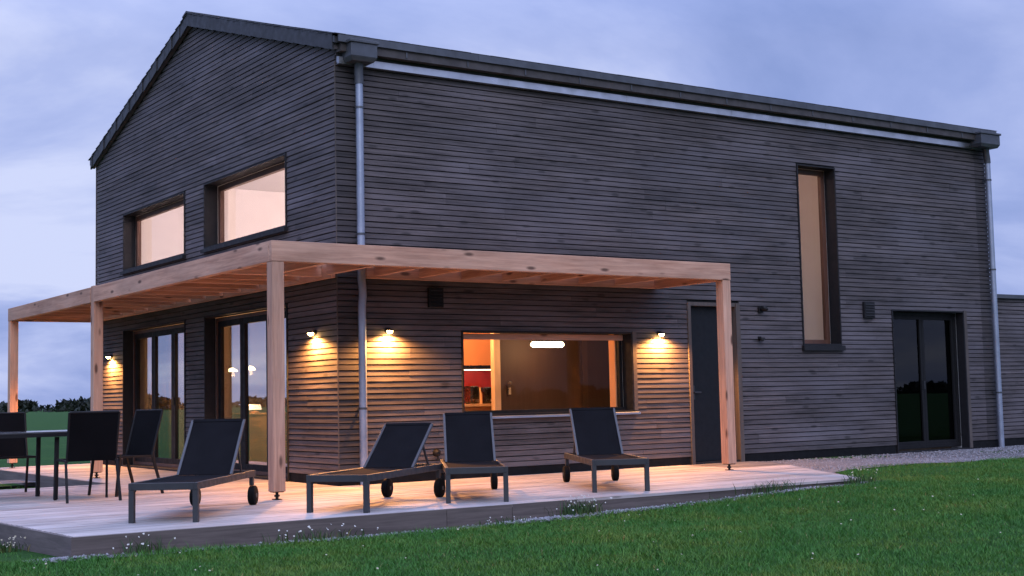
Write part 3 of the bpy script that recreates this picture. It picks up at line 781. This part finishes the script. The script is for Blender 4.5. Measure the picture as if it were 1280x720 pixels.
# ------------------------------------------------------------------ sun loungers
LW, LL, LH, HU, BL, WU = .606, 1.929, .34, 1.202, .69, 1.86
def lounger(label, x, y, th, back):
    o = tag(empty('sun_lounger', (x,y,0), th-R(90)), label, 'sun lounger', 'sun loungers standing on the deck')
    # local: +y runs from foot end to head end
    w = LW/2; t = .032; hz = .062
    f = MB()
    for s in (-1,1): f.box(s*w-(t if s > 0 else 0), s*w+(t if s < 0 else 0), 0, LL, LH-hz, LH)
    f.box(-w+t,w-t,0,t,LH-hz,LH); f.box(-w+t,w-t,LL-t,LL,LH-hz,LH); f.box(-w+t,w-t,HU+.01,HU+.04,LH-hz,LH-.02); f.box(-w+t,w-t,.6,.63,LH-hz,LH-.03)
    f.build('frame', M['alu'], o, .004)
    n = 10; s = MB()
    for i in range(n):
        y0, y1 = .035+(HU-.045)*i/n, .035+(HU-.045)*(i+1)/n
        z = lambda q: LH-.004-.012*math.sin(math.pi*q/HU)
        s.hexa([(-w+t+.002,y0,z(y0)-.004),(w-t-.002,y0,z(y0)-.004),(w-t-.002,y1,z(y1)-.004),(-w+t+.002,y1,z(y1)-.004),(-w+t+.002,y0,z(y0)),(w-t-.002,y0,z(y0)),(w-t-.002,y1,z(y1)),(-w+t+.002,y1,z(y1))])
    s.build('seat_sling', M['sling'], o)
    ca, sa = math.cos(back), math.sin(back)
    def bk(v, a, off=0): return (v, HU+a*ca-off*sa, LH-.005+a*sa+off*ca)
    bf = MB()
    for s_ in (-1,1): bf.bar(bk(s_*(w-.046),0), bk(s_*(w-.046),BL), .026, .026, (0,-sa,ca))
    bf.bar(bk(-w+.034,BL), bk(w-.034,BL), .022, .022); bf.build('backrest_frame', M['alu_light'], o, .004)
    sl2 = MB(); n = 8
    for i in range(n):
        a0, a1 = BL*i/n, BL*(i+1)/n
        d0, d1 = [.010-.012*math.sin(math.pi*q/BL) for q in (a0,a1)]
        P = []
        for dd in (-.004, .0):
            P += [bk(-w+.055,a0,d0+dd),bk(w-.055,a0,d0+dd),bk(w-.055,a1,d1+dd),bk(-w+.055,a1,d1+dd)]
        sl2.hexa(P)
    # wrap over the top bar
    P = []
    for dd in (-.016,.014): P += [bk(-w+.055,BL-.02,dd),bk(w-.055,BL-.02,dd),bk(w-.055,BL+.014,dd),bk(-w+.055,BL+.014,dd)]
    sl2.hexa(P)
    sl2.build('backrest_sling', M['sling'], o)
    st = MB()
    for s_ in (-1,1): st.bar(bk(s_*(w-.075),.42,-.012), (s_*(w-.075), HU+.42*ca+.20, LH-.05), .018, .018)
    st.bar((-w+.075,HU+.42*ca+.20,LH-.05),(w-.075,HU+.42*ca+.20,LH-.05),.018,.018); st.build('back_prop', M['alu'], o)
    for s_ in (-1,1):
        MB().box(min(s_*w,s_*(w-.046)), max(s_*w,s_*(w-.046)), .004,.056, .0,LH-hz-.001).build('leg', M['alu'], o, .003)
        lg = MB().box(min(s_*(w-.004),s_*(w-.042)), max(s_*(w-.004),s_*(w-.042)), WU-.03,WU+.02, .192,LH-hz-.001).build('leg', M['alu'], o, .003)
        wh = MB(); wx = s_*(w-.012); n = 20
        wh.tube([(wx-.034,WU,.095),(wx-.026,WU,.095),(wx+.026,WU,.095),(wx+.034,WU,.095)], [.084,.095,.095,.084], n)
        wh.build('wheel', M['rubber'], o, 0, True)
        MB().tube([(wx-.040,WU,.095),(wx+.040,WU,.095)], .022, 10).build('hub', M['alu_light'], o, 0, True)
    return o
lounger('leftmost sun lounger, grey framed with dark sling, near the corner post of the pergola', -3.295, -3.187, R(51.8), R(46.8))
lounger('sun lounger with lowest backrest, angled sideways in front of the downpipe', -1.772, -3.441, R(38.2), R(36.6))
lounger('upright sun lounger in front of the left half of the kitchen window', -.261, -3.44, R(60.5), R(46.4))
lounger('rightmost sun lounger, in front of the right end of the kitchen window', 1.534, -3.42, R(62.3), R(48))

# ------------------------------------------------------------------ dining set
tb = tag(empty('dining_table', (-3.75,1.0,0)), 'long dark outdoor dining table with glossy top among black chairs', 'table')
MB().box(-1.15,1.15,-.46,.46,.722,.742).build('tabletop', M['table_top'], tb, .004)
f_ = MB()
for s_ in (-1,1): f_.box(-1.13,1.13,s_*.44-.02,s_*.44+.02,.685,.72); f_.box(s_*1.11-.02,s_*1.11+.02,-.419,.419,.685,.72)
f_.build('table_frame', M['black_metal'], tb)
for sx in (-1,1):
    for sy in (-1,1): MB().bar((sx*.62,sy*.36,.0),(sx*.63,sy*.37,.68),.042,.042,(0,1,0)).build('leg', M['black_metal'], tb, .003)
def chair_proto():
    o = empty('garden_chair', (0,0,0)); w = .255; t = .024
    # local: chair faces +y, back at -y
    back = lambda a: -.20-.14*a/.5
    fr = MB()
    for s_ in (-1,1):
        fr.tube([(s_*w,-.20,.43),(s_*(w+.0),-.24,.58),(s_*(w+.005),-.34,.945)], .013, 8)
        fr.bar((s_*w,-.22,.43),(s_*w,.24,.435),t,t)
    fr.bar((-w,.24,.435),(w,.24,.435),t,t); fr.tube([(-w,-.34,.945),(w,-.34,.945)], .013, 8); fr.build('frame', M['black_metal'], o)
    for s_ in (-1,1):
        MB().bar((s_*(w+.01),.225,.43),(s_*(w+.02),.275,.0),.026,.026).build('leg', M['black_metal'], o)
        MB().bar((s_*(w+.01),-.20,.43),(s_*(w+.02),-.33,.0),.026,.026).build('leg', M['black_metal'], o)
    MB().box(-w+.013,w-.013,-.20,.235,.428,.436).build('seat', M['sling_black'], o)
    b = MB(); b.hexa([(-w-.002,-.204,.43),(w+.002,-.204,.43),(w+.002,-.212,.43),(-w-.002,-.212,.43),(-w-.002,-.335,.95),(w+.002,-.335,.95),(w+.002,-.347,.95),(-w-.002,-.347,.95)]); b.build('backrest', M['sling_black'], o)
    return o
ch = chair_proto()
CH = [(-2.92,.20,R(-4),'black sling chair seen from behind at the near right corner of the table'),
      (-2.32,.80,R(105),'black chair at the right end of the table, turned sideways to us'),
      (-3.30,1.97,R(179),'black chair behind the far side of the table, its back rising above the table top')]
for i, (x, y, a, lb) in enumerate(CH):
    o = ch if i == 0 else copy_tree(ch)
    o.location = (x,y,0); o.rotation_euler.z = a; tag(o, lb, 'chair', 'chairs around the outdoor table')

# ------------------------------------------------------------------ inside, seen through the glass
def furn(name, label, cat, loc): return tag(empty(name, loc), label, cat)
k = furn('kitchen_cabinet', 'tall dark brown panelled cupboard wall behind the kitchen window', 'cupboard', (3.64,2.0,.02))
m = MB(); m.box(.02,1.53,0,.07,0,2.46); m.box(1.64,2.65,0,.07,0,2.46); m.build('panel', M['brown_panel'], k)
MB().box(1.534,1.636,-.01,.07,0,2.46).build('panel_strip', M['brown_light'], k)
MB().box(-.09,.016,-.02,.075,0,2.46).build('edge_board', M['ply'], k)
h = MB(); h.tube([(.165,-.045,1.19),(.165,-.06,1.21)], .026, 12); h.box(.145,.185,-.035,-.002,1.03,1.13); h.build('handle', M['handle'], k)
k2 = furn('kitchen_partition', 'orange lit kitchen wall with red splashback beside the brown cupboard', 'kitchen wall', (3.0,3.3,.02))
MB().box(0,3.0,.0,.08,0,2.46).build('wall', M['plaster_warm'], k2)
MB().box(0.02,2.98,-.012,-.001,.90,1.42).build('splashback', M['red'], k2)
sh = furn('kitchen_shelf', 'dark wall shelf with a glowing light strip under it', 'shelf', (3.30,3.286,1.45))
MB().box(0,1.06,-.26,0,0,.06).build('board', M['black_gloss'], sh); MB().box(.25,.95,-.245,-.20,-.016,-.001).build('light_strip', M['strip_glow'], sh)
ct = furn('kitchen_counter', 'pale kitchen worktop under the red splashback', 'counter', (3.1,2.7,.02))
MB().box(0,2.5,0,.56,.0,.86).build('cupboard', M['oak'], ct); MB().box(-.01,2.51,-.03,.585,.862,.90).build('worktop', M['ply'], ct)
for nm, lb, x, wd, hh_ in (('coffee_machine','black coffee machine on the worktop at the left edge of the kitchen window',3.76,.15,.27),('toaster','dark rounded appliance on the worktop beside the coffee machine',4.03,.19,.25)):
    a_ = furn(nm, lb, 'appliance', (x,2.95,.922)); MB().box(-wd/2,wd/2,-.12,.12,0,hh_).build('body', M['black_gloss'], a_, .03); MB().box(-wd/2+.02,wd/2-.02,-.135,-.121,.03,.07).build('trim', M['handle'], a_)
bt = furn('bottle', 'pale bottle standing between the two black kitchen appliances', 'bottle', (3.875,2.88,.922))
MB().tube([(0,0,0),(0,0,.15),(0,0,.19),(0,0,.25)], [.035,.035,.014,.014], 12).build('body', M['ply'], bt, 0, True)
hb = MB().box(1.78,4.505,.168,.198,1.762,1.838).build('header_board', M['larch_X'], kw); MB().box(4.535,4.60,-.016,-.001,.79,1.88).build('side_board', M['clad_z'], kw)
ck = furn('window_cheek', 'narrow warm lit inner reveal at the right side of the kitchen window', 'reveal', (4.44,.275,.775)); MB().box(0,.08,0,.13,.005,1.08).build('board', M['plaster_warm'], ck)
wsill = furn('window_board', 'pale inner window board below the kitchen glass', 'sill', (1.78,.28,.775)); MB().box(0,2.73,0,.18,-.03,.0).build('board', M['ply'], wsill)
def pendant(name, label, x, y, z, shape, energy, cold=(1,.62,.30), group=None):
    o = tag(empty(name, (x,y,z)), label, 'lamp', group)
    if shape == 'bar':
        MB().tube([(-.29,0,0),(-.26,0,0),(.26,0,0),(.29,0,0)], [.02,.042,.042,.02], 12).build('diffuser', M['lamp_glow'], o, 0, True)
        MB().box(-.3,.3,-.05,.05,.043,.06).build('housing', M['black_metal'], o)
        c_ = MB(); c_.tube([(-.2,0,.06),(-.2,0,2.49-z)], .004, 6); c_.tube([(.2,0,.06),(.2,0,2.49-z)], .004, 6); c_.build('cable', M['black_metal'], o)
    else:
        MB().tube([(0,0,.0),(0,0,.03),(0,0,.06)], [.085,.07,.02], 16).build('lamp_shade', M['lamp_glow'], o, 0, True)
        MB().tube([(0,0,.06),(0,0,2.49-z)], .004, 6).build('cable', M['black_metal'], o)
    l = bpy.data.lights.new('room light', 'POINT'); l.energy = energy; l.color = cold; l.shadow_soft_size = .03
    lo = bpy.data.objects.new('room_light', l); COL.objects.link(lo); lo.parent = o; lo.location = (0,-.02,-.05 if shape == 'cone' else -.09)
pendant('bar_lamp', 'glowing horizontal bar lamp hanging inside the kitchen window', 4.17, 1.5, 1.765, 'bar', 15, (1,.46,.18))
pendant('pendant_lamp', 'left of the two glowing pendant lamps behind the right patio doors', 0.75, 5.04, 1.49, 'cone', 40, (1,.52,.22), group='pendant lamps over the dining table')
pendant('pendant_lamp', 'right of the two glowing pendant lamps behind the right patio doors', 0.75, 4.36, 1.50, 'cone', 40, (1,.52,.22), group='pendant lamps over the dining table')
def ceil_lamp(label, x, y, z, energy, c_):
    o = tag(empty('ceiling_lamp', (x,y,z)), label, 'lamp')
    MB().tube([(0,0,-.002),(0,0,-.05),(0,0,-.07)], [.17,.17,.10], 20).build('diffuser', M['lamp_glow'], o, 0, True)
    l = bpy.data.lights.new('room light', 'POINT'); l.energy = energy; l.color = c_; l.shadow_soft_size = .05
    lo = bpy.data.objects.new('room_light', l); COL.objects.link(lo); lo.parent = o; lo.location = (0,0,-.13)
ceil_lamp('round ceiling lamp of the upper room behind the gable windows', 4.2, 3.6, 5.0, 580, (1,.66,.62))
ceil_lamp('round ceiling lamp of the stairwell behind the tall narrow window', 7.0, 1.3, 5.0, 16, (1,.47,.43))
ceil_lamp('round kitchen ceiling lamp in front of the red splashback', 3.0, 2.3, 2.5, 165, (1,.36,.12))
sb = furn('sideboard', 'oak sideboard glowing orange behind the right patio doors', 'sideboard', (1.35,4.95,.02))
MB().box(-.25,.25,-.5,.9,.0,.80).build('carcass', M['oak'], sb, .004); MB().box(-.27,.27,-.52,.92,.802,.83).build('top', M['oak'], sb, .004)
tl = furn('table_lamp', 'small low glowing lamp on the oak sideboard', 'lamp', (1.25,5.35,.852))
MB().tube([(0,0,0),(0,0,.02),(0,0,.03),(0,0,.05)], [.07,.07,.015,.015], 14).build('base', M['oak'], tl, 0, True)
MB().tube([(0,0,.05),(0,0,.13)], [.11,.09], 16).build('lamp_shade', M['strip_glow'], tl, 0, True)
l = bpy.data.lights.new('room light', 'POINT'); l.energy = 22; l.color = (1,.45,.15); l.shadow_soft_size = .05
lo = bpy.data.objects.new('room_light', l); COL.objects.link(lo); lo.parent = tl; lo.location = (-.16,0,.16)
cu = furn('curtain', 'golden curtain gathered behind the middle pane of the left patio doors', 'curtain', (.45,6.72,.03))
m = MB(); n = 60; 
for i in range(n):
    y0, y1 = i*.95/n, (i+1)*.95/n; xw = lambda y: .035*math.sin(y*38)+.012*math.sin(y*91)
    m.quad((xw(y0),y0,0),(xw(y1),y1,0),(xw(y1)*.8,y1,2.4),(xw(y0)*.8,y0,2.4))
cuo = m.build('drape', M['curtain'], cu, 0, True); md = cuo.modifiers.new('s','SOLIDIFY'); md.thickness = .004
MB().tube([(0,-1.2,2.42),(0,1.2,2.42)], .012, 8).build('curtain_rail', M['black_metal'], cu)

# ------------------------------------------------------------------ weeds along the deck
def weed(label, x, y, wd, n, h, flower=True):
    z = float(gz(x,y)); o = tag(empty('flowering_weed', (x,y,z)), label, 'plant', 'wild flowers at the deck edge')
    p = np.stack([rng.normal(0,wd*.45,n), rng.normal(0,.045,n), np.zeros(n)],1)
    lf = blades('foliage', p, rng.uniform(.4,1,n)*h, rng.uniform(.006,.014,n), M['weed'], rng.random(n), .7); lf.parent = o
    fl_ = MB()
    for i in range(int(n*.2)):
        cx, cy, cz = random.gauss(0,wd*.5), random.gauss(-.02,.045), random.uniform(.35,1.05)*h; rr = random.uniform(.007,.013)
        a0 = random.uniform(0,1); nx, ny = random.uniform(-.7,.7), random.uniform(-1,-.2)
        nv = Vector((nx,ny,random.uniform(.2,1))).normalized(); xv = nv.orthogonal().normalized(); yv = nv.cross(xv); c = Vector((cx,cy,cz))
        fl_.poly([c + (xv*math.cos(k_*1.0472)+yv*math.sin(k_*1.0472))*rr*(1 if k_ % 2 else .7) for k_ in range(6)])
    tag(fl_.build('flower_heads', M['petal'] if flower else M['dry'], o), kind='stuff')
weed('small clump of white flowers at the left front corner of the deck', -3.72, -3.93, .22, 60, .16)
weed('low spread of white flowers in front of the leftmost lounger', -2.25, -3.93, .50, 110, .14)
weed('dense tall clump of white flowers at the middle of the deck edge', .62, -3.92, .30, 190, .20)
weed('sparse white flowers and grass left of the deck middle', -.25, -3.93, .30, 50, .09)
weed('dry seed heads below the right post of the pergola', 3.3, -3.90, .45, 120, .18, False)
weed('dry pale weeds at the right end of the deck', 4.6, -3.93, .30, 110, .17, False)
weed('dry brown grass beside the left edge of the deck', -4.55, -2.75, .30, 150, .12, False)
# pale flecks in the lawn
n = 130; x_, y_ = scatter(n, -6.5, 12, -8.5, -4.3)
fl_ = MB()
for a, b in zip(x_, y_):
    c = Vector((a,b,float(gz(a,b))+random.uniform(.03,.075))); rr = random.uniform(.004,.010)
    nv = Vector((random.uniform(-.6,.6),random.uniform(-1,0),1)).normalized(); xv = nv.orthogonal().normalized(); yv = nv.cross(xv)
    fl_.poly([c + (xv*math.cos(k_*1.2566)+yv*math.sin(k_*1.2566))*rr for k_ in range(5)])
tag(fl_.build('clover_flowers', M['dry']), 'tiny pale clover flowers scattered through the lawn', 'flowers', kind='stuff')
